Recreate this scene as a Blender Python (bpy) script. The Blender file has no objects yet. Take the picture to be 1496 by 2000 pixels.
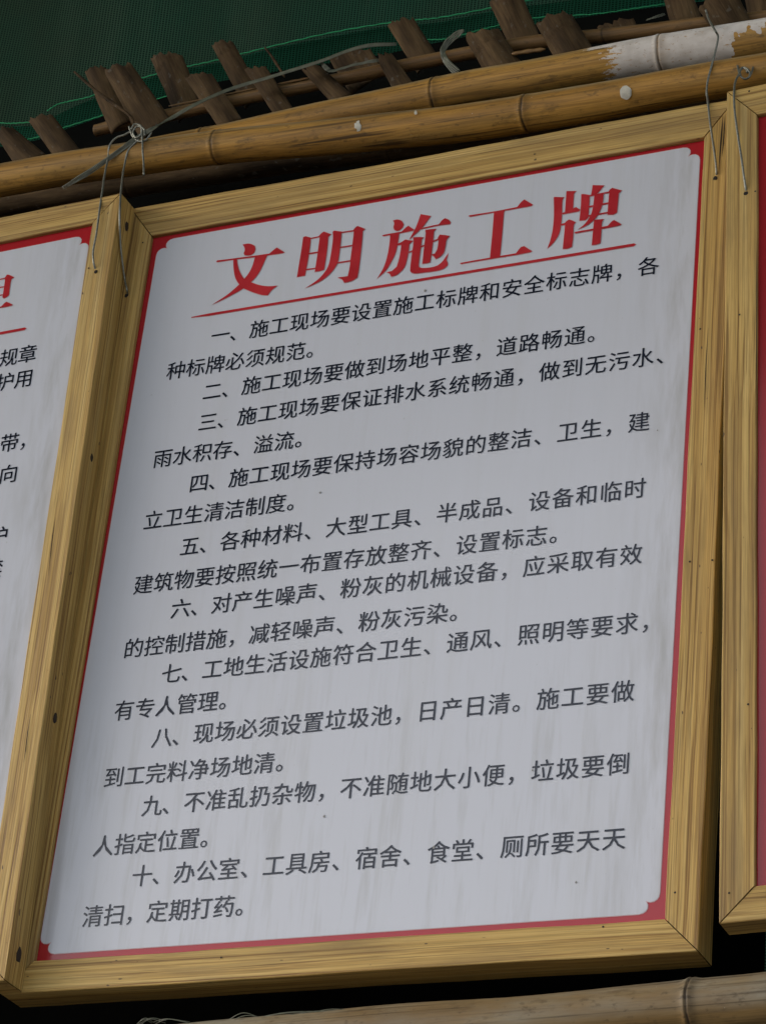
import bpy, bmesh, math, random
from mathutils import Vector, Matrix, noise as mnoise
random.seed(7)
C = bpy.context.scene.collection

# ------------------------------------------------------------------ camera
cam_d = bpy.data.cameras.new('camera'); cam = bpy.data.objects.new('camera', cam_d); C.objects.link(cam)
F = 5616.378673                       # focal length in pixels of the 1496 px wide photograph
cam_d.sensor_fit = 'HORIZONTAL'; cam_d.sensor_width = 36; cam_d.lens = F / 1496 * 36
cam_d.clip_start = 0.1; cam_d.clip_end = 400
CM = Matrix(((0.9118594990830714, 0.11897390625854794, 0.39288352416658123, 2.0333850346865896),
             (0.3994784914104143, -0.4774946786345677, -0.7825699756418787, -3.14794410032904),
             (0.0944943851899671, 0.870542383520328, -0.48293557506391793, -1.3054905476538923),
             (0, 0, 0, 1)))
cam.matrix_world = CM
bpy.context.scene.camera = cam
CO = Vector((CM[0][3], CM[1][3], CM[2][3])); CR = CM.to_3x3()
def at(u, v, y):
    "the point of the vertical plane at depth y that the photograph shows at (u, v)"
    d = CR @ Vector(((u - 748) / F, (1000 - v) / F, -1.0))
    return CO + d * ((y - CO.y) / d.y)

# ------------------------------------------------------------------ sky, sun, exposure
SUN_EL, SUN_AZ = math.radians(26), math.radians(-66)      # azimuth from -Y towards +X
w = bpy.data.worlds.new("World"); bpy.context.scene.world = w; w.use_nodes = True
nt = w.node_tree; nt.nodes.clear()
sky = nt.nodes.new('ShaderNodeTexSky'); sky.sky_type = 'NISHITA'; sky.sun_disc = False
sky.sun_elevation = SUN_EL; sky.sun_rotation = math.pi - SUN_AZ
sky.dust_density = 2.0; sky.air_density = 1.0; sky.ozone_density = 1.0
bg = nt.nodes.new('ShaderNodeBackground'); bg.inputs[1].default_value = 0.12
wo = nt.nodes.new('ShaderNodeOutputWorld')
hs = nt.nodes.new('ShaderNodeHueSaturation'); hs.inputs['Saturation'].default_value = 0.42      # thin overcast
nt.links.new(sky.outputs[0], hs.inputs['Color']); nt.links.new(hs.outputs[0], bg.inputs[0]); nt.links.new(bg.outputs[0], wo.inputs[0])
sd = bpy.data.lights.new('sun', 'SUN'); sd.energy = 0.25; sd.angle = math.radians(30); sd.color = (1, 0.95, 0.88)
so = bpy.data.objects.new('sun', sd); C.objects.link(so)
sdir = Vector((math.sin(SUN_AZ) * math.cos(SUN_EL), -math.cos(SUN_AZ) * math.cos(SUN_EL), math.sin(SUN_EL)))
so.rotation_euler = sdir.to_track_quat('Z', 'Y').to_euler()
vs = bpy.context.scene.view_settings
vs.view_transform = 'Standard'; vs.look = 'None'; vs.exposure = 1.1; vs.gamma = 1.0

# ------------------------------------------------------------------ materials
class M:
    def __init__(s, name, rough=0.6, spec=0.5):
        s.m = bpy.data.materials.new(name); s.m.use_nodes = True; s.t = s.m.node_tree
        s.b = s.t.nodes['Principled BSDF']; s.b.inputs['Roughness'].default_value = rough
        s.b.inputs['Specular IOR Level'].default_value = spec
        s.tc = s.t.nodes.new('ShaderNodeTexCoord')
        s.P = s.tc.outputs['Object']
    def n(s, k, **kw):
        x = s.t.nodes.new(k)
        for a, b in kw.items(): setattr(x, a, b)
        return x
    def link(s, a, b): s.t.links.new(a, b)
    def rnd(s):
        "shift the pattern of each object by its own random amount"
        oi = s.n('ShaderNodeObjectInfo'); mu = s.n('ShaderNodeMath', operation='MULTIPLY'); mu.inputs[1].default_value = 37.0
        s.link(oi.outputs['Random'], mu.inputs[0])
        ad = s.n('ShaderNodeVectorMath', operation='ADD'); s.link(s.P, ad.inputs[0]); s.link(mu.outputs[0], ad.inputs[1]); s.P = ad.outputs[0]
    def scale(s, v, src=None):
        mp = s.n('ShaderNodeMapping'); mp.inputs['Scale'].default_value = v; s.link(src or s.P, mp.inputs['Vector']); return mp.outputs[0]
    def noise(s, v, detail=4, rough=0.55, dist=0.0, src=None):
        x = s.n('ShaderNodeTexNoise'); x.inputs['Scale'].default_value = 1.0; x.inputs['Detail'].default_value = detail
        x.inputs['Roughness'].default_value = rough; x.inputs['Distortion'].default_value = dist
        s.link(s.scale(v, src), x.inputs['Vector']); return x.outputs['Fac']
    def ramp(s, fac, stops):
        r = s.n('ShaderNodeValToRGB'); e = r.color_ramp.elements
        while len(e) < len(stops): e.new(0.5)
        for q, (p, c) in zip(e, stops): q.position = p; q.color = (c, c, c, 1) if isinstance(c, (int, float)) else (*c, 1)
        s.link(fac, r.inputs[0]); return r.outputs[0]
    def mix(s, f, a, b, mode='MIX'):
        x = s.n('ShaderNodeMix', data_type='RGBA', blend_type=mode)
        for i, q in ((0, f), (6, a), (7, b)):
            if isinstance(q, (int, float)): x.inputs[i].default_value = q
            elif isinstance(q, tuple): x.inputs[i].default_value = (*q, 1)
            else: s.link(q, x.inputs[i])
        return x.outputs[2]
    def math(s, op, a, b=0.0):
        x = s.n('ShaderNodeMath', operation=op)
        for i, q in enumerate((a, b)):
            if isinstance(q, (int, float)): x.inputs[i].default_value = q
            else: s.link(q, x.inputs[i])
        return x.outputs[0]
    def color(s, c):
        if isinstance(c, tuple): s.b.inputs['Base Color'].default_value = (*c, 1)
        else: s.link(c, s.b.inputs['Base Color'])
    def bump(s, h, strength=0.4, dist=0.001):
        x = s.n('ShaderNodeBump'); x.inputs['Strength'].default_value = strength; x.inputs['Distance'].default_value = dist
        s.link(h, x.inputs['Height']); s.link(x.outputs[0], s.b.inputs['Normal'])

def wood_material():
    m = M('sawn_pine', 0.55, 0.35); m.rnd()
    warp = m.noise((1.6, 14, 14), 2, 0.5)
    wv = m.n('ShaderNodeVectorMath', operation='ADD'); sc = m.n('ShaderNodeVectorMath', operation='SCALE'); sc.inputs[3].default_value = 0.012
    m.link(warp, sc.inputs[0]); m.link(m.P, wv.inputs[0]); m.link(sc.outputs[0], wv.inputs[1]); src = wv.outputs[0]
    broad = m.noise((0.9, 95, 95), 3, 0.6, 0.0, src)
    fine = m.noise((7, 640, 640), 3, 0.65, 0.0, src)
    line = m.noise((0.8, 330, 330), 3, 0.5, 0.0, src)
    base = m.ramp(broad, [(0.30, (0.38, 0.225, 0.062)), (0.45, (0.51, 0.325, 0.096)), (0.60, (0.59, 0.40, 0.135)), (0.75, (0.65, 0.47, 0.185))])
    lines = m.ramp(line, [(0.33, (0.34, 0.24, 0.15)), (0.42, (0.74, 0.66, 0.56)), (0.50, (1.05, 1.04, 1.02))])
    c = m.mix(0.85, base, lines, 'MULTIPLY')
    c = m.mix(0.75, c, m.ramp(fine, [(0.30, 0.55), (0.55, 1.05)]), 'MULTIPLY')
    stain = m.noise((2.6, 22, 22), 5, 0.65)
    c = m.mix(m.ramp(stain, [(0.46, 0.0), (0.70, 0.7)]), c, (0.23, 0.145, 0.055))
    speck = m.noise((60, 160, 160), 1, 0.5)
    c = m.mix(m.ramp(speck, [(0.77, 0.0), (0.80, 0.85)]), c, (0.05, 0.03, 0.02))
    m.color(c); m.bump(m.math('ADD', line, m.math('MULTIPLY', fine, 0.6)), 0.55, 0.0012); return m.m

def bamboo_material(name, lo, mid, hi, grey, weathered=0.35):
    "culm: X runs along the pole; attributes 'node' (grime in the joints) and 'paint' (white paint)"
    m = M(name, 0.55, 0.3); m.rnd()
    a = m.noise((1.4, 28, 28), 4, 0.6); f = m.noise((9, 260, 260), 3, 0.65); b = m.noise((5, 16, 16), 5, 0.65)
    c = m.ramp(a, [(0.28, lo), (0.5, mid), (0.72, hi)])
    c = m.mix(0.8, c, m.ramp(f, [(0.30, 0.42), (0.56, 1.08)]), 'MULTIPLY')
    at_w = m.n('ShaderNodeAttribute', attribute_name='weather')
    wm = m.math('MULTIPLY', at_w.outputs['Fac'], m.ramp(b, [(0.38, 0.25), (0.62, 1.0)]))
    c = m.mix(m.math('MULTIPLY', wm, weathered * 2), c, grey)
    c = m.mix(m.ramp(m.noise((3.2, 22, 22), 5, 0.7), [(0.42, 0.0), (0.68, 0.62)]), c, (0.16, 0.095, 0.038))
    c = m.mix(m.ramp(m.noise((60, 120, 120), 3, 0.6), [(0.60, 0.0), (0.70, 0.5)]), c, (0.06, 0.04, 0.02))
    c = m.mix(m.ramp(m.noise((14, 46, 46), 5, 0.72), [(0.56, 0.0), (0.68, 0.6)]), c, (0.09, 0.055, 0.025))
    crack = m.noise((0.9, 80, 80), 2, 0.5)
    c = m.mix(m.ramp(crack, [(0.27, 0.85), (0.33, 0.0)]), c, (0.045, 0.026, 0.014))
    c = m.mix(m.ramp(m.noise((1.6, 170, 170), 3, 0.55), [(0.33, 0.7), (0.43, 0.0)]), c, (0.06, 0.038, 0.018))
    an = m.n('ShaderNodeAttribute', attribute_name='node')
    c = m.mix(m.math('MULTIPLY', an.outputs['Fac'], m.ramp(m.noise((70, 70, 70), 3), [(0.3, 0.45), (0.6, 1.0)])), c, (0.035, 0.022, 0.014))
    ap = m.n('ShaderNodeAttribute', attribute_name='paint')
    pm = m.math('ADD', ap.outputs['Fac'], m.math('MULTIPLY', m.math('SUBTRACT', m.noise((38, 110, 110), 6, 0.75), 0.5), 2.4))
    pm = m.math('SUBTRACT', m.ramp(pm, [(0.49, 0.0), (0.52, 1.0)]), m.math('MULTIPLY', an.outputs['Fac'], 0.9)); pm = m.ramp(pm, [(0.0, 0.0), (1.0, 1.0)])
    sp2 = m.ramp(m.noise((150, 260, 260), 3, 0.6), [(0.30, 0.35), (0.38, 1.0)])
    pc = m.mix(m.ramp(m.noise((40, 60, 60), 4), [(0.3, 0.0), (0.7, 1.0)]), (0.55, 0.49, 0.44), (0.74, 0.69, 0.65))
    c = m.mix(m.math('MULTIPLY', pm, sp2), c, pc)
    m.color(c)
    m.link(m.ramp(pm, [(0.0, 0.55), (1.0, 0.8)]), m.b.inputs['Roughness'])
    m.bump(m.math('ADD', f, m.math('MULTIPLY', pm, 0.8)), 0.35, 0.0008); return m.m

def stake_material():
    m = M('weathered_bamboo', 0.85, 0.2); m.rnd()
    a = m.noise((7, 40, 40), 4, 0.6); f = m.noise((18, 380, 380), 3, 0.65)
    c = m.ramp(a, [(0.28, (0.022, 0.013, 0.006)), (0.5, (0.070, 0.042, 0.019)), (0.72, (0.14, 0.088, 0.042))])
    c = m.mix(0.6, c, m.ramp(f, [(0.3, 0.45), (0.58, 1.12)]), 'MULTIPLY')
    c = m.mix(m.ramp(m.noise((60, 90, 90), 3), [(0.63, 0.0), (0.72, 0.45)]), c, (0.16, 0.15, 0.13))
    m.color(c); m.bump(f, 0.45, 0.001); return m.m

def print_material(name, col, rough=0.16, dirt=False, wear=False):
    m = M(name, rough, 0.5)
    if dirt:
        st = m.noise((26, 26, 1.6), 4, 0.6); st2 = m.noise((90, 90, 3), 3, 0.6); bl = m.noise((3.5, 3.5, 2.2), 5, 0.6)
        c = m.mix(m.math('MULTIPLY', m.ramp(st, [(0.48, 0.0), (0.74, 0.2)]), m.ramp(bl, [(0.35, 0.15), (0.65, 1.0)])), col, (0.50, 0.49, 0.45))
        c = m.mix(m.math('MULTIPLY', m.ramp(st2, [(0.55, 0.0), (0.75, 0.14)]), m.ramp(bl, [(0.4, 0.0), (0.62, 1.0)])), c, (0.42, 0.41, 0.40))
        c = m.mix(m.ramp(m.noise((190, 190, 150), 2), [(0.74, 0.0), (0.79, 0.35)]), c, (0.36, 0.35, 0.33))
        sx = m.n('ShaderNodeSeparateXYZ'); m.link(m.P, sx.inputs[0])
        edge = m.ramp(m.math('ADD', sx.outputs['X'], 0.5), [(0.84, 0.0), (0.90, 0.5), (0.925, 1.0), (0.945, 0.6)])
        c = m.mix(m.math('MULTIPLY', edge, m.ramp(m.noise((34, 34, 5), 5, 0.65), [(0.42, 0.0), (0.66, 0.55)])), c, (0.33, 0.32, 0.30))
        low = m.ramp(m.math('ADD', m.math('MULTIPLY', sx.outputs['Z'], -1.0), 1.3), [(0.80 , 0.15), (0.999, 1.0)])
        c = m.mix(m.math('MULTIPLY', low, m.ramp(m.noise((70, 70, 6), 4, 0.6), [(0.50, 0.0), (0.72, 0.32)])), c, (0.36, 0.355, 0.34))
        m.color(c)
    elif wear:
        c = m.mix(m.ramp(m.noise((14, 14, 14), 4), [(0.4, 0.0), (0.68, 0.5)]), col, tuple(min(1, q * 1.5 + 0.02) for q in col)); m.color(c)
    else: m.color(col)
    wob = m.noise((5, 5, 3), 3, 0.5); grain = m.noise((900, 900, 900), 1)
    m.bump(m.math('ADD', wob, m.math('MULTIPLY', grain, 0.008)), 0.25, 0.004)
    return m.m

def net_material(name, a, b, gap):
    m = M(name, 0.9, 0.1)
    x = m.n('ShaderNodeSeparateXYZ'); warp = m.noise((4, 4, 4), 2)
    m.link(m.P, x.inputs[0])
    def wv(v, period, amp):
        t = m.math('ADD', m.math('MULTIPLY', v, 2 * math.pi / period), m.math('MULTIPLY', warp, amp)); return m.math('SINE', t)
    yz = m.math('ADD', x.outputs['Z'], m.math('MULTIPLY', x.outputs['Y'], -1))
    h = m.math('MAXIMUM', wv(x.outputs['X'], 0.0062, 5), wv(m.math('ADD', yz, m.math('MULTIPLY', x.outputs['X'], 0.10)), 0.0044, 9))
    cl = m.ramp(m.noise((2.5, 2.5, 2.5), 5, 0.6), [(0.3, a), (0.7, b)])
    cl = m.mix(m.ramp(m.noise((9, 9, 1.1), 4, 0.6), [(0.50, 0.0), (0.74, 0.4)]), cl, tuple(q * 1.7 + .006 for q in a))
    c = m.mix(m.ramp(h, [(0.05, 1.0), (0.75, 0.0)]), cl, gap)
    m.color(c); m.bump(h, 0.6, 0.002)
    tr = m.n('ShaderNodeBsdfTranslucent'); m.link(m.mix(1.0, c, (1.6, 1.6, 1.6), 'MULTIPLY'), tr.inputs['Color'])
    mx = m.n('ShaderNodeMixShader'); mx.inputs[0].default_value = 0.5; out = m.t.nodes['Material Output']
    m.link(m.b.outputs[0], mx.inputs[1]); m.link(tr.outputs[0], mx.inputs[2]); m.link(mx.outputs[0], out.inputs['Surface'])
    return m.m

def plain(name, col, rough=0.5, metal=0.0, nz=0.25, sc=120):
    m = M(name, rough); m.b.inputs['Metallic'].default_value = metal
    f = m.noise((sc, sc, sc), 3, 0.6)
    m.color(m.mix(m.ramp(f, [(0.35, 0.0), (0.7, 1.0)]), col, tuple(q * (1 - nz) for q in col))); m.bump(f, 0.3, 0.0005); return m.m

WOOD = wood_material(); STAKE = stake_material()
BAMBOO = bamboo_material('bamboo_culm', (0.26, 0.125, 0.025), (0.48, 0.25, 0.05), (0.62, 0.37, 0.095), (0.34, 0.26, 0.14), 0.5)
BAMBOO_THIN = bamboo_material('split_bamboo', (0.15, 0.075, 0.025), (0.23, 0.125, 0.045), (0.31, 0.18, 0.07), (0.2, 0.15, 0.09), 0.2)
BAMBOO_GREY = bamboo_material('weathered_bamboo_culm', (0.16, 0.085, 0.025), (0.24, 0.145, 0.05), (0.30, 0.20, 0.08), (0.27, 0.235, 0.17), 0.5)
WHITE = print_material('white_print', (0.60, 0.610, 0.672), dirt=True)
RED = print_material('red_print', (0.40, 0.017, 0.024)); PINK = print_material('pink_print_edge', (0.62, 0.36, 0.38))
REDT = print_material('red_title_print', (0.43, 0.022, 0.030), wear=True)
INK = print_material('black_ink', (0.011, 0.013, 0.026))
NET = net_material('shade_net_weave', (0.030, 0.050, 0.029), (0.016, 0.066, 0.038), (0.005, 0.012, 0.008))
NET2 = net_material('green_net_weave', (0.014, 0.115, 0.066), (0.016, 0.090, 0.052), (0.005, 0.028, 0.017))
THREAD = plain('green_thread', (0.02, 0.42, 0.16), 0.6)
STEEL = plain('galvanised_wire', (0.30, 0.30, 0.255), 0.45, 0.6, 0.5, 300)
HOLE = plain('dark_hole', (0.02, 0.014, 0.01), 0.9); KNOT = plain('dark_knot', (0.035, 0.022, 0.014), 0.8)
STRAP = plain('grey_plastic_strap', (0.15, 0.155, 0.11), 0.35, 0.0, 0.45, 90)
PAINT = plain('white_paint', (0.62, 0.59, 0.50), 0.7, 0.0, 0.2, 200); GROUND = plain('concrete', (0.15, 0.145, 0.135), 0.9, 0.0, 0.3, 3)
SMUDGE = plain('grey_smudge', (0.33, 0.32, 0.31), 0.6, 0.0, 0.5, 400)
GAP_SHADE = plain('gap_shade_black', (0.004, 0.0045, 0.004), 1.0, 0.0, 0.4, 8); GAP_SHADE.node_tree.nodes['Principled BSDF'].inputs['Specular IOR Level'].default_value = 0.05  # near-black colour puts the shade of the gaps into the sheet

# ------------------------------------------------------------------ helpers
def mesh_obj(name, verts, faces, mat, parent=None, smooth=False):
    me = bpy.data.meshes.new(name); me.from_pydata([tuple(v) for v in verts], [], faces); me.update()
    if smooth:
        for p in me.polygons: p.use_smooth = True
    o = bpy.data.objects.new(name, me); C.objects.link(o); me.materials.append(mat)
    if parent: o.parent = parent
    return o
def empty(name, loc, rot=(0, 0, 0)):
    o = bpy.data.objects.new(name, None); o.empty_display_size = 0.05; C.objects.link(o); o.location = loc; o.rotation_euler = rot; return o
def tag(o, label=None, cat=None, group=None, kind=None):
    for k, v in (('label', label), ('category', cat), ('group', group), ('kind', kind)):
        if v: o[k] = v
    return o
def spline(pts, n=6):
    "Catmull-Rom through the points"
    P = [Vector(p) for p in pts]; Q = [P[0] * 2 - P[1]] + P + [P[-1] * 2 - P[-2]]; out = []
    for i in range(1, len(Q) - 2):
        a, b, c, d = Q[i - 1:i + 3]
        for k in range(n):
            t = k / n
            out.append(0.5 * (2 * b + (c - a) * t + (2 * a - 5 * b + 4 * c - d) * t * t + (3 * b - a - 3 * c + d) * t ** 3))
    return out + [P[-1]]
def tube_data(path, r, seg=8, flat=1.0, base=0):
    V, Fc = [], []; up = Vector((0, -1, 0)); n = len(path)
    for i, p in enumerate(path):
        t = (path[min(i + 1, n - 1)] - path[max(i - 1, 0)]).normalized()
        a = t.cross(up); a = (a if a.length > 1e-4 else t.cross(Vector((0, 0, 1)))).normalized(); b = a.cross(t)
        rr = r(i / (n - 1)) if callable(r) else r
        for k in range(seg):
            w_ = 2 * math.pi * k / seg; V.append(p + a * (math.cos(w_) * rr) + b * (math.sin(w_) * rr * flat))
    for i in range(n - 1):
        for k in range(seg):
            k2 = (k + 1) % seg; Fc.append((base + i * seg + k, base + i * seg + k2, base + (i + 1) * seg + k2, base + (i + 1) * seg + k))
    Fc.append(tuple(base + k for k in range(seg))[::-1]); Fc.append(tuple(base + (n - 1) * seg + k for k in range(seg)))
    return V, Fc
def tubes(name, paths, mat, parent=None, origin=None, seg=8):
    "paths: list of (points, radius, flat); one mesh"
    V, Fc = [], []; o0 = Vector(origin) if origin is not None else Vector((0, 0, 0))
    for pts, r, flat in paths:
        v, f = tube_data([Vector(p) for p in pts], r, seg, flat, len(V)); V += [q - o0 for q in v]; Fc += f
    o = mesh_obj(name, V, Fc, mat, parent, True)
    if origin is not None: o.location = o0
    return o
def frame_x(p, q, yref=Vector((0, 1, 0))):
    "matrix with X from p to q and Y near +Y"
    x = (q - p).normalized(); z = x.cross(yref).normalized(); y = z.cross(x)
    m = Matrix((x, y, z)).transposed().to_4x4(); m.translation = p; return m

# ------------------------------------------------------------------ sign boards
GL_ORDER = ['wen', 'ming', 'shi', 'gong', 'pai']
GLYPH = {"wen":[[[1628,11495],[1713,11495],[1775,11473],[1840,11428],[1858,11366],[1847,11304],[1802,11270],[1742,11270],[1691,11285],[1665,11327],[1678,11378],[1666,11434]],[[1206,11262],[1219,11276],[1485,11261],[1864,11244],[2112,11235],[2192,11303],[2228,11325],[2370,11212],[2347,11202],[2194,11205],[1878,11216],[1569,11234],[1248,11244],[1220,11246]],[[1875,11240],[2080,11218],[2062,11162],[2028,11047],[1984,10927],[1928,10832],[1858,10760],[1747,10669],[1594,10596],[1407,10519],[1246,10465],[1403,10551],[1512,10621],[1662,10753],[1743,10849],[1805,10939],[1849,11058],[1865,11162]],[[1501,11256],[1562,11245],[1578,11161],[1626,11025],[1691,10907],[1745,10838],[1858,10763],[1975,10697],[2098,10648],[2209,10623],[2327,10614],[2264,10571],[2225,10536],[2185,10464],[2079,10491],[1944,10555],[1849,10609],[1747,10674],[1661,10764],[1586,10883],[1544,11008],[1516,11141]]],
"ming":[[[2659,11436],[2695,11444],[2787,11402],[2793,11316],[2793,11156],[2788,10968],[2773,10715],[2641,10713],[2651,11043],[2658,11291]],[[2774,11397],[2933,11401],[2935,11383],[2776,11379]],[[2920,11402],[2960,11449],[2998,11472],[3130,11397],[3084,11360],[3092,11209],[3092,11010],[3084,10765],[3013,10753],[2932,10753],[2939,10999],[2942,11208],[2941,11378]],[[2788,11120],[2944,11118],[2946,11095],[2787,11095]],[[2779,10833],[2937,10825],[2937,10807],[2777,10811]],[[3152,11442],[3173,11455],[3301,11414],[3307,11199],[3304,10902],[3286,10816],[3218,10701],[3112,10602],[2984,10537],[2805,10483],[2937,10555],[3020,10617],[3099,10713],[3150,10822],[3166,10957],[3172,11144],[3171,11314]],[[3288,11409],[3506,11402],[3508,11381],[3287,11390]],[[3493,11397],[3524,11446],[3557,11467],[3692,11389],[3656,11351],[3663,11201],[3667,10874],[3665,10639],[3656,10518],[3576,10474],[3452,10462],[3409,10529],[3331,10577],[3498,10571],[3511,10736],[3509,10923],[3511,11150],[3509,11369]],[[3300,11135],[3517,11131],[3518,11111],[3298,11116]],[[3300,10858],[3521,10856],[3521,10835],[3293,10838]]],
"shi":[[[4144,11455],[4211,11459],[4286,11418],[4327,11345],[4308,11290],[4267,11253],[4223,11251],[4179,11284],[4162,11337],[4169,11386],[4163,11422]],[[3990,11214],[4012,11220],[4119,11222],[4306,11223],[4362,11279],[4404,11308],[4510,11216],[4494,11205],[4299,11198],[4014,11195]],[[4119,11217],[4289,11214],[4265,11179],[4265,11090],[4259,10973],[4238,10830],[4189,10702],[4115,10560],[3986,10440],[4038,10535],[4087,10663],[4115,10824],[4126,10979],[4127,11136]],[[4260,11016],[4308,11023],[4383,11065],[4425,11045],[4516,11018],[4455,10966],[4454,10839],[4445,10714],[4416,10563],[4345,10479],[4287,10441],[4217,10434],[4185,10489],[4132,10528],[4216,10532],[4289,10596],[4312,10719],[4324,10863],[4325,10981],[4261,10981]],[[4591,11482],[4761,11415],[4711,11340],[4649,11244],[4609,11202],[4536,11132],[4447,11051],[4515,11210],[4553,11321],[4578,11435]],[[4625,11221],[4739,11231],[4905,11239],[4952,11304],[4994,11330],[5059,11288],[5094,11237],[5088,11208],[4916,11217],[4741,11209],[4604,11205]],[[4506,11079],[4568,11074],[4677,11047],[4650,11008],[4651,10900],[4646,10725],[4645,10550],[4657,10519],[4703,10496],[4810,10481],[4940,10491],[5014,10540],[5068,10617],[5107,10688],[5085,10566],[5112,10512],[5112,10464],[5051,10418],[4931,10401],[4755,10409],[4606,10417],[4546,10442],[4518,10486],[4514,10633],[4517,10827],[4522,11002]],[[4695,11176],[4788,11173],[4869,11162],[4837,11119],[4838,10923],[4832,10710],[4827,10575],[4767,10567],[4703,10573],[4704,10763],[4705,10988],[4706,11115]],[[4460,10830],[4533,10849],[4532,10827],[4462,10810]],[[4647,10895],[4720,10914],[4721,10892],[4648,10873]],[[4827,10953],[4934,10981],[4934,10958],[4826,10929]],[[4911,10988],[4936,11046],[5022,11020],[5099,10991],[5057,10931],[5049,10825],[5029,10702],[4978,10644],[4915,10617],[4875,10673],[4832,10710],[4892,10718],[4921,10791],[4928,10945]]],
"gong":[[[5375,11299],[5391,11307],[5761,11299],[6145,11309],[6203,11389],[6246,11422],[6390,11301],[6366,11285],[6166,11282],[5946,11280],[5762,11281],[5403,11278]],[[5780,11290],[5950,11288],[5938,11244],[5941,10943],[5938,10467],[5783,10471],[5785,10788],[5783,11139]],[[5311,10474],[5773,10480],[6187,10481],[6256,10576],[6305,10585],[6436,10473],[6419,10459],[6203,10452],[5939,10454],[5776,10454],[5373,10453],[5336,10449]]],
"pai":[[[6711,11366],[6719,11374],[6875,11338],[6851,11297],[6857,11079],[6857,10874],[6838,10705],[6767,10565],[6675,10473],[6710,10607],[6736,10805],[6736,11062]],[[6904,11441],[7055,11413],[7021,11371],[7023,11211],[7028,11066],[6907,11064],[6905,11234]],[[6858,11061],[6903,11068],[7022,11093],[7034,11111],[7069,11125],[7140,11065],[7120,11041],[6869,11037]],[[6855,10869],[6916,10873],[6941,10904],[6975,10923],[7022,10899],[7083,10856],[7055,10806],[7061,10642],[7053,10431],[6992,10412],[6916,10421],[6920,10618],[6923,10841],[6861,10841]],[[7307,11466],[7484,11426],[7439,11365],[7380,11295],[7288,11272],[7300,11362]],[[7141,11337],[7172,11336],[7269,11296],[7273,11162],[7272,10896],[7229,10864],[7141,10873],[7147,11105]],[[7262,11296],[7563,11300],[7564,11277],[7264,11273]],[[7555,11291],[7583,11337],[7613,11356],[7762,11282],[7718,11238],[7715,11054],[7711,10903],[7655,10878],[7569,10894],[7570,11103],[7574,11267]],[[7270,11103],[7574,11109],[7574,11084],[7272,11078]],[[7267,10940],[7573,10942],[7572,10918],[7269,10915]],[[7346,11281],[7484,11274],[7480,11121],[7460,11023],[7429,10937],[7385,10864],[7339,10817],[7245,10759],[7127,10720],[7208,10776],[7282,10874],[7321,10968],[7339,11098]],[[7369,10842],[7516,10826],[7492,10782],[7491,10661],[7488,10414],[7427,10400],[7361,10405],[7364,10635]],[[7076,10684],[7356,10687],[7586,10695],[7644,10763],[7674,10778],[7789,10685],[7777,10669],[7597,10659],[7358,10659],[7127,10658],[7096,10655]]],
"li":[[[2997,11768],[3030,11826],[3069,11814],[3105,11792],[3172,11749],[3126,11717],[3122,11624],[3132,11420],[3091,11390],[3047,11378],[3019,11405],[3018,11525],[3012,11733]],[[2841,11761],[2914,11769],[3001,11774],[3004,11758],[2916,11752],[2843,11745]],[[2864,11616],[2939,11613],[3016,11608],[3017,11593],[2942,11596],[2867,11598]],[[2872,11458],[2964,11460],[3018,11458],[3018,11444],[2967,11444],[2874,11442]],[[2864,11225],[3002,11225],[3029,11230],[3076,11283],[3106,11299],[3166,11265],[3229,11220],[3217,11208],[3116,11204],[3005,11206],[2868,11203]]]}

T_W = 0.988
def rail(name, L, wd, wa, wb, T, parent, loc, roty, seed):
    "one frame batten: X along its outer edge, Z inwards, Y back; mitred at both ends"
    rnd = random.Random(seed); n = 30; b = 0.0010; g = 0.0009
    prof = [(0, b), (b, 0), (wd * .5, 0), (wd - b, 0), (wd, b), (wd, T), (0, T)]; V, Fc = [], []
    ph = [rnd.uniform(0, 6) for _ in range(6)]
    for i in range(n + 1):
        t = i / n
        for z, y in prof:
            x0 = wa * z / wd + g; x1 = L - wb * z / wd - g; x = x0 + (x1 - x0) * t
            dz = 0.0005 * math.sin(x * 9 + ph[0]) + 0.0003 * math.sin(x * 31 + ph[1]) + rnd.uniform(-.00012, .00012)
            dy = 0.0006 * math.sin(x * 7 + ph[2]) + 0.0002 * math.sin(x * 43 + ph[3])
            V.append((x, y + (dy if y < T else 0), z + (dz if 0 < i < n else 0)))
    m = len(prof)
    for i in range(n):
        for k in range(m):
            k2 = (k + 1) % m; Fc.append((i * m + k, (i + 1) * m + k, (i + 1) * m + k2, i * m + k2))
    Fc.append(tuple(range(m))); Fc.append(tuple(n * m + k for k in range(m))[::-1])
    o = mesh_obj(name, V, Fc, WOOD, parent); o.location = loc; o.rotation_euler = (0, roty, 0); return o

def flat_poly(name, polys, y, mat, parent, dy=0.0):
    V, Fc = [], []
    for i, p in enumerate(polys):
        base = len(V); V += [(x, y - dy * i, z) for x, z in p]; Fc.append(tuple(range(base, base + len(p))))
    o = mesh_obj(name, V, Fc, mat, parent)
    bm = bmesh.new(); bm.from_mesh(o.data)
    for f in bm.faces:
        f.normal_update()
        if f.normal.y > 0: f.normal_flip()
    bmesh.ops.triangulate(bm, faces=bm.faces[:]); bm.to_mesh(o.data); bm.free(); return o

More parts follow.
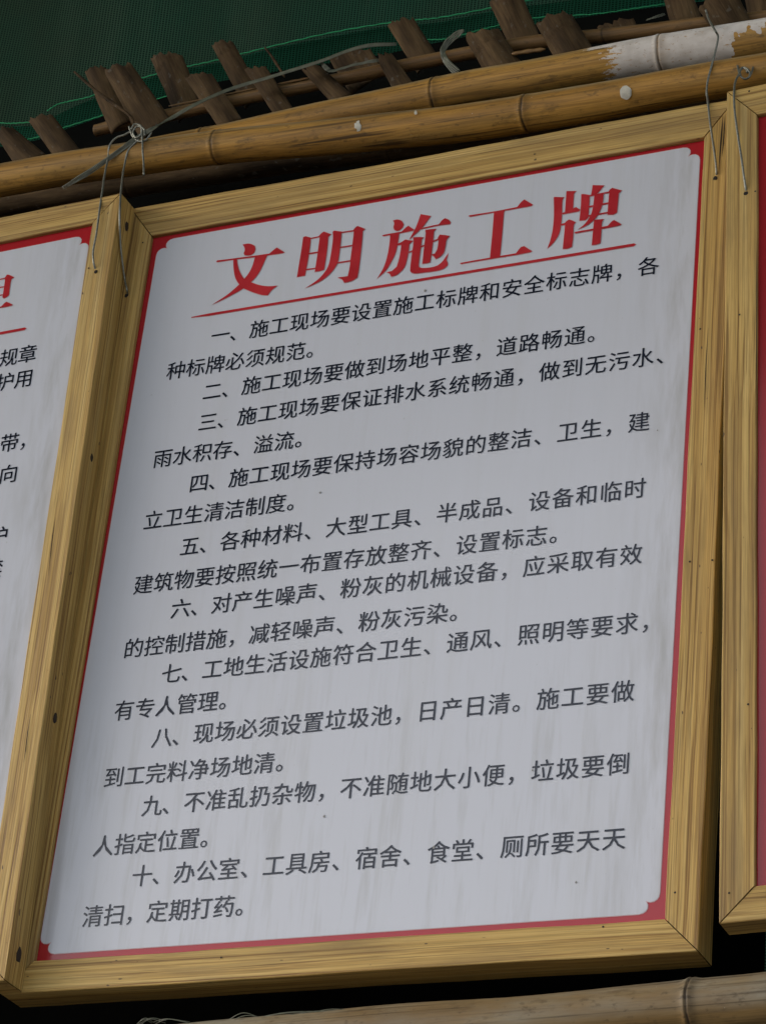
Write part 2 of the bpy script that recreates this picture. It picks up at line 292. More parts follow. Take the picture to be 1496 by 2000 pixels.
GC = {}
def glyph(ch):
    if ch not in GC:
        c = bpy.data.curves.new('t', 'FONT'); c.body = ch; c.resolution_u = 2
        o = bpy.data.objects.new('t', c); C.objects.link(o)
        bpy.context.view_layer.update()
        me = bpy.data.meshes.new_from_object(o.evaluated_get(bpy.context.evaluated_depsgraph_get()))
        GC[ch] = ([tuple(v.co) for v in me.vertices], [tuple(p.vertices) for p in me.polygons])
        bpy.data.objects.remove(o); bpy.data.curves.remove(c); bpy.data.meshes.remove(me)
    return GC[ch]
def text_line(items, y, mat, parent, size):
    "items: (character, centre x, centre z); one mesh per printed line"
    V, Fc = [], []
    for ch, cx, cz in items:
        gv, gf = glyph(ch)
        for q, (ex, ez) in enumerate(((-.006, -.004), (.006, .004), (.006, -.004))):      # a slightly bolder cut of the same letter
            b = len(V)
            V += [(cx + (p[0] - 0.5 + ex) * size * 0.985, y - q * .00002, cz + (p[1] - 0.38 + ez) * size) for p in gv]
            Fc += [tuple(b + i for i in f) for f in gf]
    return mesh_obj('text_line', V, Fc, mat, parent)

def smooth_closed(p, n=3):
    "rounds a traced outline lightly while keeping its corners"
    out = []
    N = len(p)
    for i in range(N):
        a, b, c, d = (Vector(p[(i + k) % N]) for k in (-1, 0, 1, 2))
        out.append(tuple(b))
        if (c - b).length < 0.004: continue
        def ang(u, v): return u.angle(v) if u.length > 1e-6 and v.length > 1e-6 else 0
        s0 = ang(b - a, c - b) < 0.6; s1 = ang(c - b, d - c) < 0.6
        m0 = (c - a) * 0.5 if s0 else (c - b); m1 = (d - b) * 0.5 if s1 else (c - b)
        L = (c - b).length
        for mm in (m0, m1):
            if mm.length > 1e-9: mm *= L / mm.length
        for k in range(1, n):
            t = k / n; h = (2 * t**3 - 3 * t**2 + 1) * b + (t**3 - 2 * t**2 + t) * m0 + (3 * t**2 - 2 * t**3) * c + (t**3 - t**2) * m1
            out.append(tuple(h))
    return out
def grow(p, d):
    "outline moved outwards by d (for the pale edge of a printed letter)"
    N = len(p); area = sum(p[i][0] * p[(i + 1) % N][1] - p[(i + 1) % N][0] * p[i][1] for i in range(N)); sg = 1 if area > 0 else -1; out = []
    for i in range(N):
        a, b, c = Vector(p[i - 1]), Vector(p[i]), Vector(p[(i + 1) % N])
        n1 = Vector(((b - a).y, -(b - a).x)); n2 = Vector(((c - b).y, -(c - b).x))
        n1 = n1.normalized() if n1.length else n1; n2 = n2.normalized() if n2.length else n2
        n = n1 + n2; n = n.normalized() if n.length > 1e-3 else n1
        k = 1 / max(0.6, math.sqrt(max(0.0, (1 + n1.dot(n2)) / 2))); out.append(tuple(b + n * (d * sg * k)))
    return out

NOTCH = [(.0262, .0), (.0205, .0012), (.0172, .0035), (.0151, .0068), (.0150, .0115), (.0166, .0150), (.0182, .0172), (.0150, .0160), (.0115, .0152),
         (.0068, .0158), (.0032, .0182), (.0010, .0215), (.0, .0270)]
def white_area(cor):
    "outline of the white field: four straight edges and the double-lobed corners. cor: TL TR BR BL"
    cs = [Vector(c) for c in cor]; out = []
    cfg = [(0, 1, 3, True), (1, 0, 2, False), (2, 3, 1, True), (3, 2, 0, False)]
    for i, h, v, rev in cfg:
        dh = (cs[h] - cs[i]).normalized(); dv = (cs[v] - cs[i]).normalized()
        pts = [cs[i] + dh * a + dv * b for a, b in NOTCH]
        out += [tuple(q) for q in (pts[::-1] if rev else pts)]
    return out

def board(label, loc, rot, H, wt, wbm, T, cor, seed, white=True, paper_red=RED):
    t = tag(empty('sign_board', loc, (0, rot, 0)), label, 'sign board', 'framed site rule boards')
    wl = 0.0445
    rb = rail('frame_rail', T_W, wbm, wl, wl, T, t, (-T_W / 2, 0, 0), 0, seed)
    rt = rail('frame_rail', T_W, wt, wl, wl, T, t, (T_W / 2, 0, H), math.pi, seed + 1)
    rr = rail('frame_rail', H, wl, wbm, wt, T, t, (T_W / 2, 0, 0), -math.pi / 2, seed + 2)
    rl = rail('frame_rail', H, wl, wt, wbm, T, t, (-T_W / 2, 0, H), math.pi / 2, seed + 3)
    x0, x1, z0, z1 = -T_W / 2 + wl + .0002, T_W / 2 - wl - .0002, wbm + .0002, H - wt - .0002
    y0, y1 = 0.007, 0.011
    pv = [(x0, y0, z0), (x1, y0, z0), (x1, y0, z1), (x0, y0, z1), (x0, y1, z0), (x1, y1, z0), (x1, y1, z1), (x0, y1, z1)]
    pan = mesh_obj('sign_panel', pv, [(0, 1, 2, 3), (5, 4, 7, 6), (0, 4, 5, 1), (1, 5, 6, 2), (2, 6, 7, 3), (3, 7, 4, 0)], paper_red, t)
    if white:
        wa = white_area(cor)
        flat_poly('pale_edge_line', [grow(wa, 0.0009)], 0.0067, PINK, pan)
        flat_poly('white_field', [wa], 0.0064, WHITE, pan)
    return t, pan, (rb, rt, rr, rl)

# main board: inner bottom left corner of its frame at the world origin
mx, mz = 0.45, -0.0445
def loc_main(p): return (p[0] - mx, p[1] - mz)
cor = [loc_main(p) for p in ((.0117, 1.1845), (.8920, 1.1857), (.8885, .0113), (.0014, .0112))]
MB, MP, MR = board('framed white sign with large red title and ten black rules, complete board in the middle', (mx, 0, mz), 0, 1.2965, 0.0590, 0.0445, 0.054, cor, 11)
for k in GL_ORDER:
    polys = [smooth_closed([loc_main((a / 1e4, b / 1e4)) for a, b in p]) for p in GLYPH[k]]
    e = flat_poly('title_character', [grow(p, 0.0008) for p in polys], 0.0062, PINK, MP, 0.00001)
    e.name = 'character_edge'
    flat_poly('title_character', polys, 0.0057, REDT, MP, 0.00003)
def ruled(x0, x1, z, th, y, pan, taper=0.03):
    p = [(x0, z - .0006), (x0 + taper, z - th * .5), (x1, z - th * .5), (x1 + .003, z), (x1, z + th * .5), (x0 + taper, z + th * .42), (x0, z + .0006)]
    flat_poly('title_rule_edge', [grow(p, .0007)], y + .0004, PINK, pan); flat_poly('title_rule', [p], y, REDT, pan)
a, b = loc_main((.0916, 1.0290)); a2, _ = loc_main((.8000, 1.029)); ruled(a, a2, b, .0046, .0057, MP)
LINES = [(4, '一、施工现场要设置施工标牌和安全标志牌，各'), (0, '种标牌必须规范。'), (4, '二、施工现场要做到场地平整，道路畅通。'),
 (4, '三、施工现场要保证排水系统畅通，做到无污水、'), (0, '雨水积存、溢流。'), (4, '四、施工现场要保持场容场貌的整洁、卫生，建'),
 (0, '立卫生清洁制度。'), (4, '五、各种材料、大型工具、半成品、设备和临时'), (0, '建筑物要按照统一布置存放整齐、设置标志。'),
 (4, '六、对产生噪声、粉灰的机械设备，应采取有效'), (0, '的控制措施，减轻噪声、粉灰污染。'), (4, '七、工地生活设施符合卫生、通风、照明等要求，'),
 (0, '有专人管理。'), (4, '八、现场必须设置垃圾池，日产日清。施工要做'), (0, '到工完料净场地清。'), (4, '九、不准乱扔杂物，不准随地大小便，垃圾要倒'),
 (0, '人指定位置。'), (4, '十、办公室、工具房、宿舍、食堂、厕所要天天'), (0, '清扫，定期打药。')]
ZL = [.9885, .9365, .8890, .8358, .7830, .7313, .6785, .6263, .5718, .5250, .4690, .4216, .3710, .3226, .2680, .2193, .1650, .1160, .0620]
for (ind, s), z in zip(LINES, ZL):
    it = []
    for i, ch in enumerate(s):
        k = i + (ind - 2 if ind else 0)
        x = .0790 + .0330 * k + .0000393 * k * k
        if ind and i == 0: x = .1466
        it.append((ch, *loc_main((x, z - 0.0002))))
    text_line(it, .0058, INK, MP, 0.0335)

# left board, nearer by its own thickness and hanging slightly out of true
LR = 0.021; LX, LZ = -.0097 - .494 * math.cos(LR), -.0442 - .494 * math.sin(LR)
cor = [(-.4440, 1.2285), (.4450, 1.2300), (.4487, .056), (-.4440, .056)]
LB, LP, LRl = board('framed rule sign at the left edge of the photo, mostly out of frame', (LX, -.047, LZ), -LR, 1.2945, .0480, .0445, .046, cor, 31)
polys = [smooth_closed([(a / 1e4, b / 1e4) for a, b in p]) for p in GLYPH['li']]
flat_poly('character_edge', [grow(p, .0008) for p in polys], .0062, PINK, LP, .00001); flat_poly('title_character', polys, .0057, REDT, LP, .00003)
ruled(-.36, .3525, 1.0718, .0046, .0057, LP)
for s, x, z in (('规章', .3655, 1.0235), ('护用', .3662, .9790), ('带，', .3922, .8660), ('向', .3660, .8104), ('护', .3660, .7035), ('禁', .3660, .648)):
    text_line([(ch, x - .0335 * (len(s) - 1 - i), z) for i, ch in enumerate(s)], .0058, INK, LP, .0345)

# right board, nearer than the middle one, leaning left at the top
RR = 0.0305
RB, RP, RRl = board('framed sign cut off by the right edge of the photo, only red border visible', (.983 + .494 * math.cos(RR), -.04, -.0273 + .494 * math.sin(RR)), -RR, 1.263, .0520, .0445, .038,
                [(-.4340, 1.200), (.4340, 1.200), (.4340, .0560), (-.4340, .0560)], 51)

# holes, knots and nails in the rails
def disc(name, parent, M_world, r, mat, h=0.0012, sx=1.0, n=14):
    V = []; rnd = random.Random(int(r * 1e6) + int(M_world.translation.x * 1e4))
    rr = [1 + rnd.uniform(-.16, .16) for _ in range(n)]
    for y, q in ((0, 1.0), (-h, .86)):
        V += [(math.cos(2 * math.pi * k / n) * r * sx * q * rr[k], y, math.sin(2 * math.pi * k / n) * r * q * rr[k]) for k in range(n)]
    Fc = [tuple(range(n, 2 * n))] + [(k, (k + 1) % n, n + (k + 1) % n, n + k) for k in range(n)]
    o = mesh_obj(name, V, Fc, mat); o.parent = parent
    o.matrix_parent_inverse = Matrix.Identity(4)
    bpy.context.view_layer.update(); o.matrix_world = M_world; return o
def front(p, ry=0): return Matrix.Translation(p) @ Matrix.Rotation(ry, 4, 'Y')
disc('wire_hole', LRl[2], front(at(187, 530, -.0474)), .0030, HOLE, .0008)
disc('wire_hole', MR[3], front(at(247, 577, -.0004)), .0034, HOLE, .0008)
disc('wire_hole', MR[2], front(at(1397, 347, -.0004)), .0034, HOLE, .0008)
disc('wire_hole', RRl[3], front(at(1457, 377, -.0404)), .0034, HOLE, .0008)
sx = math.pi / 2
for u, v, r in ((247, 441, .0042), (178, 894, .0036), (107, 1403, .0040), (36, 1866, .0052)):
    # the side face of the left board: find its x for this pixel by marching along the ray
    best = None
    for k in range(60):
        y = -.046 + .046 * k / 60; p = at(u, v, y); s = (p.z - LZ); edge = LX + .494 * math.cos(LR) - s * math.sin(LR)
        if best is None or abs(p.x - edge) < best[0]: best = (abs(p.x - edge), p, edge)
    p = best[1]; p.x = best[2] + .0007
    disc('knot', LRl[2], Matrix.Translation(p) @ Matrix.Rotation(-LR, 4, 'Y') @ Matrix.Rotation(math.pi / 2, 4, 'Z'), r * 2.1, KNOT, .0004, .6)
for rl, u, v, y in ((MR[2], 1391, 1094, 0), (MR[2], 1367.5, 642, 0), (MR[2], 1318, 1744, 0), (MR[0], 432, 1929 - 58, 0), (MR[0], 1178, 1811, 0), (RRl[3], 1424, 1745, -.04),
                    (RRl[3], 1461, 1376, -.04), (RRl[3], 1444, 614, -.04), (MR[2], 1347, 1097, 0), (LRl[2], 173, 433 + 90, -.047), (MR[3], 279, 473, 0), (RRl[3], 1475, 373, -.04), (RRl[1], 1463, 177, -.04)):
    disc('nail', rl, front(at(u, v, y - .0006)), .0015, KNOT, .0003)

for u, v, r in ((830, 567, .0028), (625, 962, .0022), (633, 1595, .0024), (1125, 1724, .0020), (847, 1656, .0026), (1284, 840, .0014), (440, 820, .001), (1040, 1505, .0018)):
    disc('smudge', MP, front(at(u, v, .0055)), r * .85, SMUDGE, .0002, .8)

# ------------------------------------------------------------------ bamboo poles
def pole(name, pts, y, nodes, mat, label, paint=None, seg=44, thr=.45, bulge=.034, group='bamboo poles of the scaffold', cap=False):
    "pts: (u, v, radius in m) down the centre line; nodes: u of the joints"
    W = [(at(u, v, y), r) for u, v, r in pts]; p0, p1 = W[0][0], W[-1][0]; Mx = frame_x(p0, p1); Mi = Mx.inverted()
    loc = [(Mi @ p, r) for p, r in W]; cen = spline([q for q, r in loc], 40); rad = spline([Vector((r, 0, 0)) for q, r in loc], 40)
    us = spline([Vector((p[0], 0, 0)) for p in pts], 40); nd = []
    for n_ in nodes:
        j = min(range(len(us)), key=lambda k: abs(us[k].x - n_)); nd.append(cen[j].x)
    # resample finely near the joints
    xs = sorted(set([c.x for c in cen] + [x + d for x in nd for d in (-.02, -.012, -.008, -.005, -.003, -.0015, 0, .0015, .003, .005, .008, .012, .02)]))
    V, Fc, NA, PA, WA = [], [], [], [], []
    def interp(x):
        for j in range(len(cen) - 1):
            if cen[j].x <= x <= cen[j + 1].x or j == len(cen) - 2:
                t = (x - cen[j].x) / max(1e-9, cen[j + 1].x - cen[j].x); return cen[j].lerp(cen[j + 1], t), rad[j].x + (rad[j + 1].x - rad[j].x) * t
    sd_ = random.uniform(0, 50)
    for x in xs:
        c, r = interp(x); nv = 0; c = c + Vector((0, .0025 * math.sin(x * 5 + sd_), .0016 * math.sin(x * 7.3 + sd_ * 2) + .0007 * math.sin(x * 23 + sd_)))
        for q in nd:
            d = x - q; r *= 1 + bulge * math.exp(-(d / .0075) ** 2) + .018 * math.exp(-((d + .004) / .0016) ** 2) - .05 * math.exp(-(d / .0014) ** 2); nv = max(nv, math.exp(-(d / .0022) ** 2), .35 * math.exp(-((d - .006) / .008) ** 2))
        for k in range(seg):
            a_ = 2 * math.pi * k / seg
            rr = r * (1 + .018 * mnoise.noise(Vector((x * 2.2 + sd_, math.cos(a_), math.sin(a_)))) + .004 * mnoise.noise(Vector((x * 30, math.cos(a_) * 3, math.sin(a_) * 3 + sd_))))
            V.append((x + nv * .0022 * mnoise.noise(Vector((math.cos(a_) * 2, math.sin(a_) * 2, x * 9))), c.y + math.cos(a_) * rr, c.z + math.sin(a_) * rr)); NA.append(nv)
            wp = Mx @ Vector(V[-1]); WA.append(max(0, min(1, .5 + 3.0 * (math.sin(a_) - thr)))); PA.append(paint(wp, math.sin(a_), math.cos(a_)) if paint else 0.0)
    n = len(xs)
    for i in range(n - 1):
        for k in range(seg):
            k2 = (k + 1) % seg; Fc.append((i * seg + k, i * seg + k2, (i + 1) * seg + k2, (i + 1) * seg + k))
    Fc.append(tuple(range(seg))[::-1]); Fc.append(tuple((n - 1) * seg + k for k in range(seg)))
    o = mesh_obj(name, V, Fc, mat, None, True); o.matrix_world = Mx
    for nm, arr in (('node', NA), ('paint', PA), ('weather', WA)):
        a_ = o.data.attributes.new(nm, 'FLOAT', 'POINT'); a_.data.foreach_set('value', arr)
    tag(o, label, 'bamboo pole', group); return o, (lambda P_, off=0: cast(P_, Mx, interp, off))
def cast(uvp, Mx, interp, off):
    "where the sight line through (u, v) meets the pole"
    Mi = Mx.inverted()
    for k in range(400):
        y = uvp[2] + .0004 * k; p = Mi @ at(uvp[0], uvp[1], y); c, r = interp(p.x)
        if math.hypot(p.y - c.y, p.z - c.z) <= r + off: return Mx @ p
    return at(uvp[0], uvp[1], uvp[2] + .05)

def upper_paint(wp, sa, ca):
    u, v = proj(wp); e = 0.0
    st = lambda t: max(0.0, min(1.0, t)); up = st((sa - .12) / .3)
    e = st((u - 1118) / 50) * up + st((u - 1158) / 62) * (1 - up)
    if u > 1432: e = e * (1.0 if sa > -.12 + .22 * math.sin(u * .19) + .15 * math.sin(u * .47) else 0.12)
    if 1404 < u < 1440 and sa > .72: e *= .2
    return e * .86
def proj(p):
    q = CR.transposed() @ (p - CO); return 748 + F * q.x / -q.z, 1000 - F * q.y / -q.z
up_pole, cast_up = pole('bamboo_pole', [(-420, 430, .026), (0, 352, .026), (400, 279, .0265), (846, 187, .0285), (1040, 152, .0295), (1297, 108, .0315), (1496, 80, .0335), (1900, 22, .034)], .090,
     (400, 852, 1297), BAMBOO, 'thicker upper bamboo pole with patch of white paint at its right end', upper_paint)
low_pole, cast_low = pole('bamboo_pole', [(-420, 425, .0275), (0, 351, .0275), (428, 290, .0275), (748, 254, .0285), (1030, 219, .0290), (1300, 174, .0280), (1496, 141, .028), (1900, 70, .028)], .036,
     (428, 1030), BAMBOO, 'golden bamboo pole lying just above the tops of the sign frames')
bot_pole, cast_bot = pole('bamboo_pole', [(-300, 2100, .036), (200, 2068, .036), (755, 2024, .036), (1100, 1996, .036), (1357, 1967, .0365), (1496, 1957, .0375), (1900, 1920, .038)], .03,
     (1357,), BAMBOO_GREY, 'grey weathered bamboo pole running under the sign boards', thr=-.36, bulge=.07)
rear_pole, _c = pole('bamboo_pole', [(-420, 480, .022), (0, 400, .022), (400, 336, .022), (900, 268, .023), (1500, 190, .023)], .20, (250, 760), STAKE, 'dark bamboo pole deep in the gap between upper poles and sign frames')
thin, cast_thin = pole('bamboo_pole', [(186, 253, .0105), (246, 238, .0108), (447, 197, .0108), (598, 168, .011), (733, 143, .011), (908, 107, .0112), (1049, 83, .0115), (1142, 72, .0115), (1370, 44, .0115), (1496, 30, .011), (1700, 5, .011)], .160,
     (520, 1180), BAMBOO_THIN, 'thin brown bamboo lath behind the stakes, broken off at its left end', bulge=.04)

def patch(name, castf, y0, cu, cv, ru, rv, mat, label, cat, seed=1, lump=.12):
    rnd = random.Random(seed); n = 18; V = []; rr = [1 + rnd.uniform(-lump, lump) for _ in range(n)]
    for q, off in ((1.0, .0001), (.93, .0003), (.5, .0004)):
        for k in range(n):
            a_ = 2 * math.pi * k / n; V.append(castf((cu + math.cos(a_) * ru * q * rr[k], cv + math.sin(a_) * rv * q * rr[k], y0), off))
    V.append(castf((cu, cv, y0), .0004)); Fc = []
    for j in range(2):
        for k in range(n): Fc.append((j * n + k, j * n + (k + 1) % n, (j + 1) * n + (k + 1) % n, (j + 1) * n + k))
    for k in range(n): Fc.append((2 * n + k, 2 * n + (k + 1) % n, 3 * n))
    o0 = V[-1].copy(); o = mesh_obj(name, [v - o0 for v in V], Fc, mat, None, True); o.location = o0; return o
for c_, y_, u_, v_, ru, rv, sd2, par in ((cast_low, 0.0, 1222, 180, 11.5, 14, 3, low_pole), (cast_low, 0.0, 699, 244, 6, 10, 5, low_pole), (cast_low, 0.0, 812, 219, 3, 4.5, 8, low_pole)):
    o = patch('paint_splash', c_, y_, u_, v_, ru, rv, PAINT, '', '', sd2, .06 if ru > 10 else .3)
    mw = Matrix.Translation(o.location); o.parent = par; o.matrix_parent_inverse = par.matrix_world.inverted() if False else Matrix.Identity(4)
    bpy.context.view_layer.update(); o.matrix_world = mw

# ------------------------------------------------------------------ bamboo stakes (split culm ends) above the poles
def stake(TL, TR, BR, BL, y, label, node=None, seed=0, cat='bamboo stake', name='bamboo_stake', arc=1.7, flat=False):
    rnd = random.Random(seed + 100)
    tl, tr, br, bl = (at(*p, y) for p in (TL, TR, BR, BL)); pt, pb = (tl + tr) / 2, (bl + br) / 2
    d = (pb - pt).normalized(); pb = pb + d * .03
    w0, w1 = (tr - tl).length * .98, (br - bl).length * .98
    # width measured square to the length
    def sq(vec): return (vec - d * vec.dot(d)).length
    w0, w1 = sq(tr - tl), sq(br - bl); sk = (tr - tl).dot(d)      # how much the cut end is skewed
    Mx = frame_x(pt, pb); L = (pb - pt).length; n, m = 22, 12; th = .004 if not flat else .003
    V, Fc = [], []; jag = [rnd.uniform(-.0045, .0045) + .0030 * math.sin(k * 1.3 + seed) for k in range(m + 1)]
    R = max(w0, w1) / (2 * math.sin(arc / 2))
    side = 1 if Mx.to_3x3().col[2].dot(tr - tl) > 0 else -1
    for s in (0, 1):
        for i in range(n + 1):
            t = i / n
            for k in range(m + 1):
                q = k / m * 2 - 1; wd = (w0 + (w1 - w0) * t) / 2; z = q * wd * side * (1 + .03 * mnoise.noise(Vector((t * 5, seed, q))))
                x0 = q * sk * .5 * side * side + jag[k]; x = x0 + (L - x0) * t
                if i == 0: x += .0
                a_ = q * arc / 2; y_ = -(R * math.cos(a_) - R * math.cos(arc / 2)) * (.75 if not flat else .15)
                if node is not None: y_ -= .0032 * math.exp(-((x - node - .006 * q * q) / .0022) ** 2) - .0016 * math.exp(-((x - node - .006 * q * q - .004) / .002) ** 2)
                y_ += .0006 * mnoise.noise(Vector((x * 60, q * 6, seed)))
                V.append((x, y_ + (th if s else 0), z))
    N = (n + 1) * (m + 1)
    for i in range(n):
        for k in range(m):
            a_ = i * (m + 1) + k; Fc.append((a_, a_ + 1, a_ + m + 2, a_ + m + 1)); Fc.append((N + a_, N + a_ + m + 1, N + a_ + m + 2, N + a_ + 1))
    for k in range(m):
        Fc.append((k, N + k, N + k + 1, k + 1)); e = n * (m + 1) + k; Fc.append((e, e + 1, N + e + 1, N + e))
    for i in range(n):
        a_ = i * (m + 1); Fc.append((a_, a_ + m + 1, N + a_ + m + 1, N + a_)); e = a_ + m; Fc.append((e, N + e, N + e + m + 1, e + m + 1))
    o = mesh_obj(name, V, Fc, STAKE, None, True); o.matrix_world = Mx
    bm = bmesh.new(); bm.from_mesh(o.data); bmesh.ops.recalc_face_normals(bm, faces=bm.faces[:]); bm.to_mesh(o.data); bm.free()
    for e_ in o.data.polygons: e_.use_smooth = True
    tag(o, label, cat, 'cut bamboo stakes above the poles'); return o
FR, BK = .132, .186
stake((-10, 262), (24, 248), (84, 295), (15, 310), FR, 'short bamboo stake at the far left edge, leaning strongly right', None, 1)
stake((56, 236), (102, 223), (150, 283), (96, 293), FR, 'second bamboo stake from the left edge, square top, below the bright green thread', None, 2)
stake((203, 139), (257, 125), (328, 222), (257, 244), .118, 'widest dark bamboo stake right above the wire knot on the left', None, 3, arc=1.4)
stake((165, 138), (207, 131), (252, 222), (203, 229), .150, 'bamboo stake half hidden behind the wide stake above the wire knot', None, 4)
stake((293, 111), (355, 105), (391, 200), (334, 203), BK, 'round-topped dark bamboo stake right of the widest one', .018, 6)
stake((360, 150), (412, 141), (464, 219), (413, 227), FR, 'ragged bamboo stake with strap crossing it, left of the tall narrow one', None, 7, arc=1.2)
stake((413, 87), (455, 81), (508, 175), (462, 180), BK, 'tall narrow dark bamboo stake rising to the green thread', .022, 8)
stake((478, 136), (520, 130), (565, 199), (524, 206), FR, 'bamboo stake crossed by the grey strap near its top, below a thin twig', None, 9)
stake((590, 136), (624, 127), (674, 170), (632, 185), FR, 'small bamboo stake under the fork of the grey strap', None, 11)
stake((640, 110), (722, 92), (745, 132), (665, 150), BK, 'broad dark bamboo piece behind the grey strap fork', None, 12, flat=True)
stake((735, 112), (765, 103), (800, 150), (758, 160), FR, 'short bamboo stake in front of the lath, just right of the strap end', None, 13)
stake((757, 50), (807, 34), (850, 100), (796, 112), BK, 'smooth bamboo stake behind the lath, left of the plastic tie', None, 14)
stake((908, 74), (976, 58), (1015, 115), (939, 130), FR, 'stout bamboo stake with joint ridge just right of the plastic tie', .026, 15, arc=2.2)
stake((955, 3), (1021, -6), (1051, 64), (990, 77), BK, 'bamboo stake running out of the top edge behind the lath', None, 16)
stake((1049, 50), (1116, 25), (1158, 93), (1080, 108), .126, 'thick bamboo stake with curved joint ridge left of the white paint', .030, 17, arc=2.2)
stake((1293, -14), (1350, -18), (1370, 30), (1306, 38), BK, 'bamboo stake at the top edge left of the right-hand wires', None, 18)
stake((1362, 14), (1440, -12), (1464, 37), (1394, 56), .136, 'wide bamboo stake from which the right-hand wire hangs', None, 19, arc=1.9)
stake((1450, -22), (1506, -30), (1516, 22), (1462, 30), BK, 'bamboo stake in the top right corner', None, 21)
stake((1165, 50), (1236, 33), (1250, 62), (1180, 72), BK, 'flat dark bamboo chip behind the lath above the white paint', None, 20, flat=True)
def stick(pts, y, r, label, mat=STAKE, seed=0):
    P = spline([at(u, v, y) for u, v in pts], 6); rnd = random.Random(seed)
    o = tubes('twig', [(P, lambda t: r * (1 - .5 * abs(2 * t - 1) ** 3) * (1 + .15 * math.sin(t * 17)), .8)], mat, None, P[0]); return tag(o, label, 'twig')
stick([(145, 139), (190, 178), (250, 222), (262, 240)], .108, .0030, 'thin slanting bamboo splinter left of the widest stake')
stick([(517, 91), (530, 108), (548, 136), (556, 150)], .175, .0022, 'thin dark twig sticking up left of the strap fork')
stick([(330, 206), (420, 188), (505, 170)], .150, .0020, 'thin reddish split cane lying along the top of the lath', BAMBOO_THIN)
stick([(543, 163), (575, 157), (605, 151)], .146, .0022, 'short pale cane under the strap between two stakes', BAMBOO_THIN)
stick([(1000, 104), (1035, 99), (1065, 95)], .124, .0040, 'broken end of pale split cane between the two ridged stakes', BAMBOO_THIN)

# ------------------------------------------------------------------ lying on the poles
def on_poles(u, v, off=.0022):
    "depth at which a wire lies on whichever pole is in front at (u, v)"
    best = None
    for cf, y0 in ((cast_low, -.01), (cast_up, .04)):
        p = cf((u, v, y0), off)
        p.y = min(p.y, .0062 if cf is cast_low else 9)
        if p.y < y0 + .159 and (best is None or p.y < best): best = p.y
    return best if best is not None and best < .12 else .03
def side_y(u, v):
    "depth just in front of the right side face of the left board at (u, v)"
    for k in range(90):
        y = -.047 + .0005 * k; p = at(u, v, y); edge = LX + .494 * math.cos(LR) - (p.z - LZ) * math.sin(LR)
        if p.x < edge + .002: return y - .002
    return -.004
def WP(*pts): return [(u, v, on_poles(u, v)) for u, v in pts]
# ------------------------------------------------------------------ plastic strap and tie
def strap(pts, w_, label, strands=4, name='plastic_strap', seed=0, cat='plastic strap'):
    P = spline([at(u, v, y) for u, v, y in pts], 10); paths = []; n = len(P); rnd = random.Random(seed)
    for s in range(strands):
        off = (s - (strands - 1) / 2) / strands * w_; ph = rnd.uniform(0, 6); Q = []
        for i, p in enumerate(P):
            t = (P[min(i + 1, n - 1)] - P[max(i - 1, 0)]).normalized(); a_ = t.cross(Vector((0, -1, 0))).normalized()
            f = i / (n - 1); tw = math.cos(f * 3.1 + seed); end = min(1, f * 6 + .35)
            Q.append(p + a_ * (off * (.55 + .45 * abs(tw)) * end) + Vector((0, 1, 0)) * (off * .5 * math.sin(f * 5 + seed) + .0004 * math.sin(f * 40 + ph)))
        rr = w_ / strands * .60
        paths.append((Q, (lambda t, rr=rr: rr * min(1, .3 + t * 8) * min(1, .3 + (1 - t) * 12)), .45))
    return tag(tubes(name, paths, STRAP, None, P[0], 8), label, cat)
strap([(122, 366, .010), *[(u, v, on_poles(u, v, .005)) for u, v in ((150, 350), (180, 331), (240, 289), (268, 268), (300, 249))], (330, 232, .05), (380, 204, .06), (452, 172, .088), (536, 147, .095), (621, 120, .098), (677, 99, .102), (725, 87, .108), (775, 85, .12)],
      .0105, 'long grey plastic strap sweeping from the lower pole across the stakes', 4, seed=1)
strap([(626, 120, .100), (640, 134, .106), (652, 137, .112), (690, 126, .114), (740, 116, .118)], .0075, 'short forked piece of grey strap below the long one', 3, seed=2)
strap([(906, 58, .136), (893, 66, .138), (876, 80, .140), (865, 97, .140), (868, 112, .140), (878, 126, .140), (895, 142, .142)], .0115, 'grey plastic tie wrapped round the thin lath', 4, 'plastic_tie', 3, 'plastic tie')
strap([(1262, 38, .14), (1280, 32, .14), (1299, 26, .145)], .0045, 'pale green scrap of plastic strip above the white paint', 2, 'plastic_scrap', 4, 'plastic scrap')

WR = .00165
def wire(name, segs, label, org=0):
    paths = [(spline([at(u, v, y) for u, v, y in s], 8), (WR if not isinstance(s, tuple) else WR), 1.0) for s in segs]
    o = tubes(name, paths, STEEL, None, paths[0][0][0], 8); return tag(o, label, 'wire', 'steel wires the boards hang from')
wire('hanging_wire', [[*WP((258, 254), (244, 262), (226, 269), (214, 284), (211, 308)), (204, 343, -.012), (201, 366, -.034), (196, 399, -.048), (188, 457, -.052), (182, 490, -.052), (183, 512, -.051), (187, 528, -.044)]],
     'steel wire from the pole to the hole in the left board, left of the pair')
wire('hanging_wire', [[*WP((272, 270), (262, 280), (250, 294), (244, 318)), (240, 340, -.010), (236.5, 370, -.036), (235.2, 385, -.049), (233.8, 423, -.0505), *[(u, v, side_y(u, v)) for u, v in ((235, 470), (236.5, 490), (240, 520), (243.5, 545))], (247.5, 564, -.008), (249, 575, .001)]],
     'steel wire hanging over the left edge of the middle board, right of the pair')
kn = [[*WP((252, 246), (257, 260), (263, 270), (272, 275), (284, 273), (292, 264), (296, 256))],
      [*[(u, v, y - .004) for u, v, y in WP((256, 252), (263, 242), (275, 245), (277, 259), (266, 268), (260, 257), (268, 246), (281, 251), (283, 264))]],
      [*[(u, v, y - .003) for u, v, y in WP((276, 250), (278, 270), (279, 298), (280.5, 315))], (281, 341, -.001)]]
wire('wire_knot', kn, 'twisted wire knot with short straight tail on the left part of the poles')
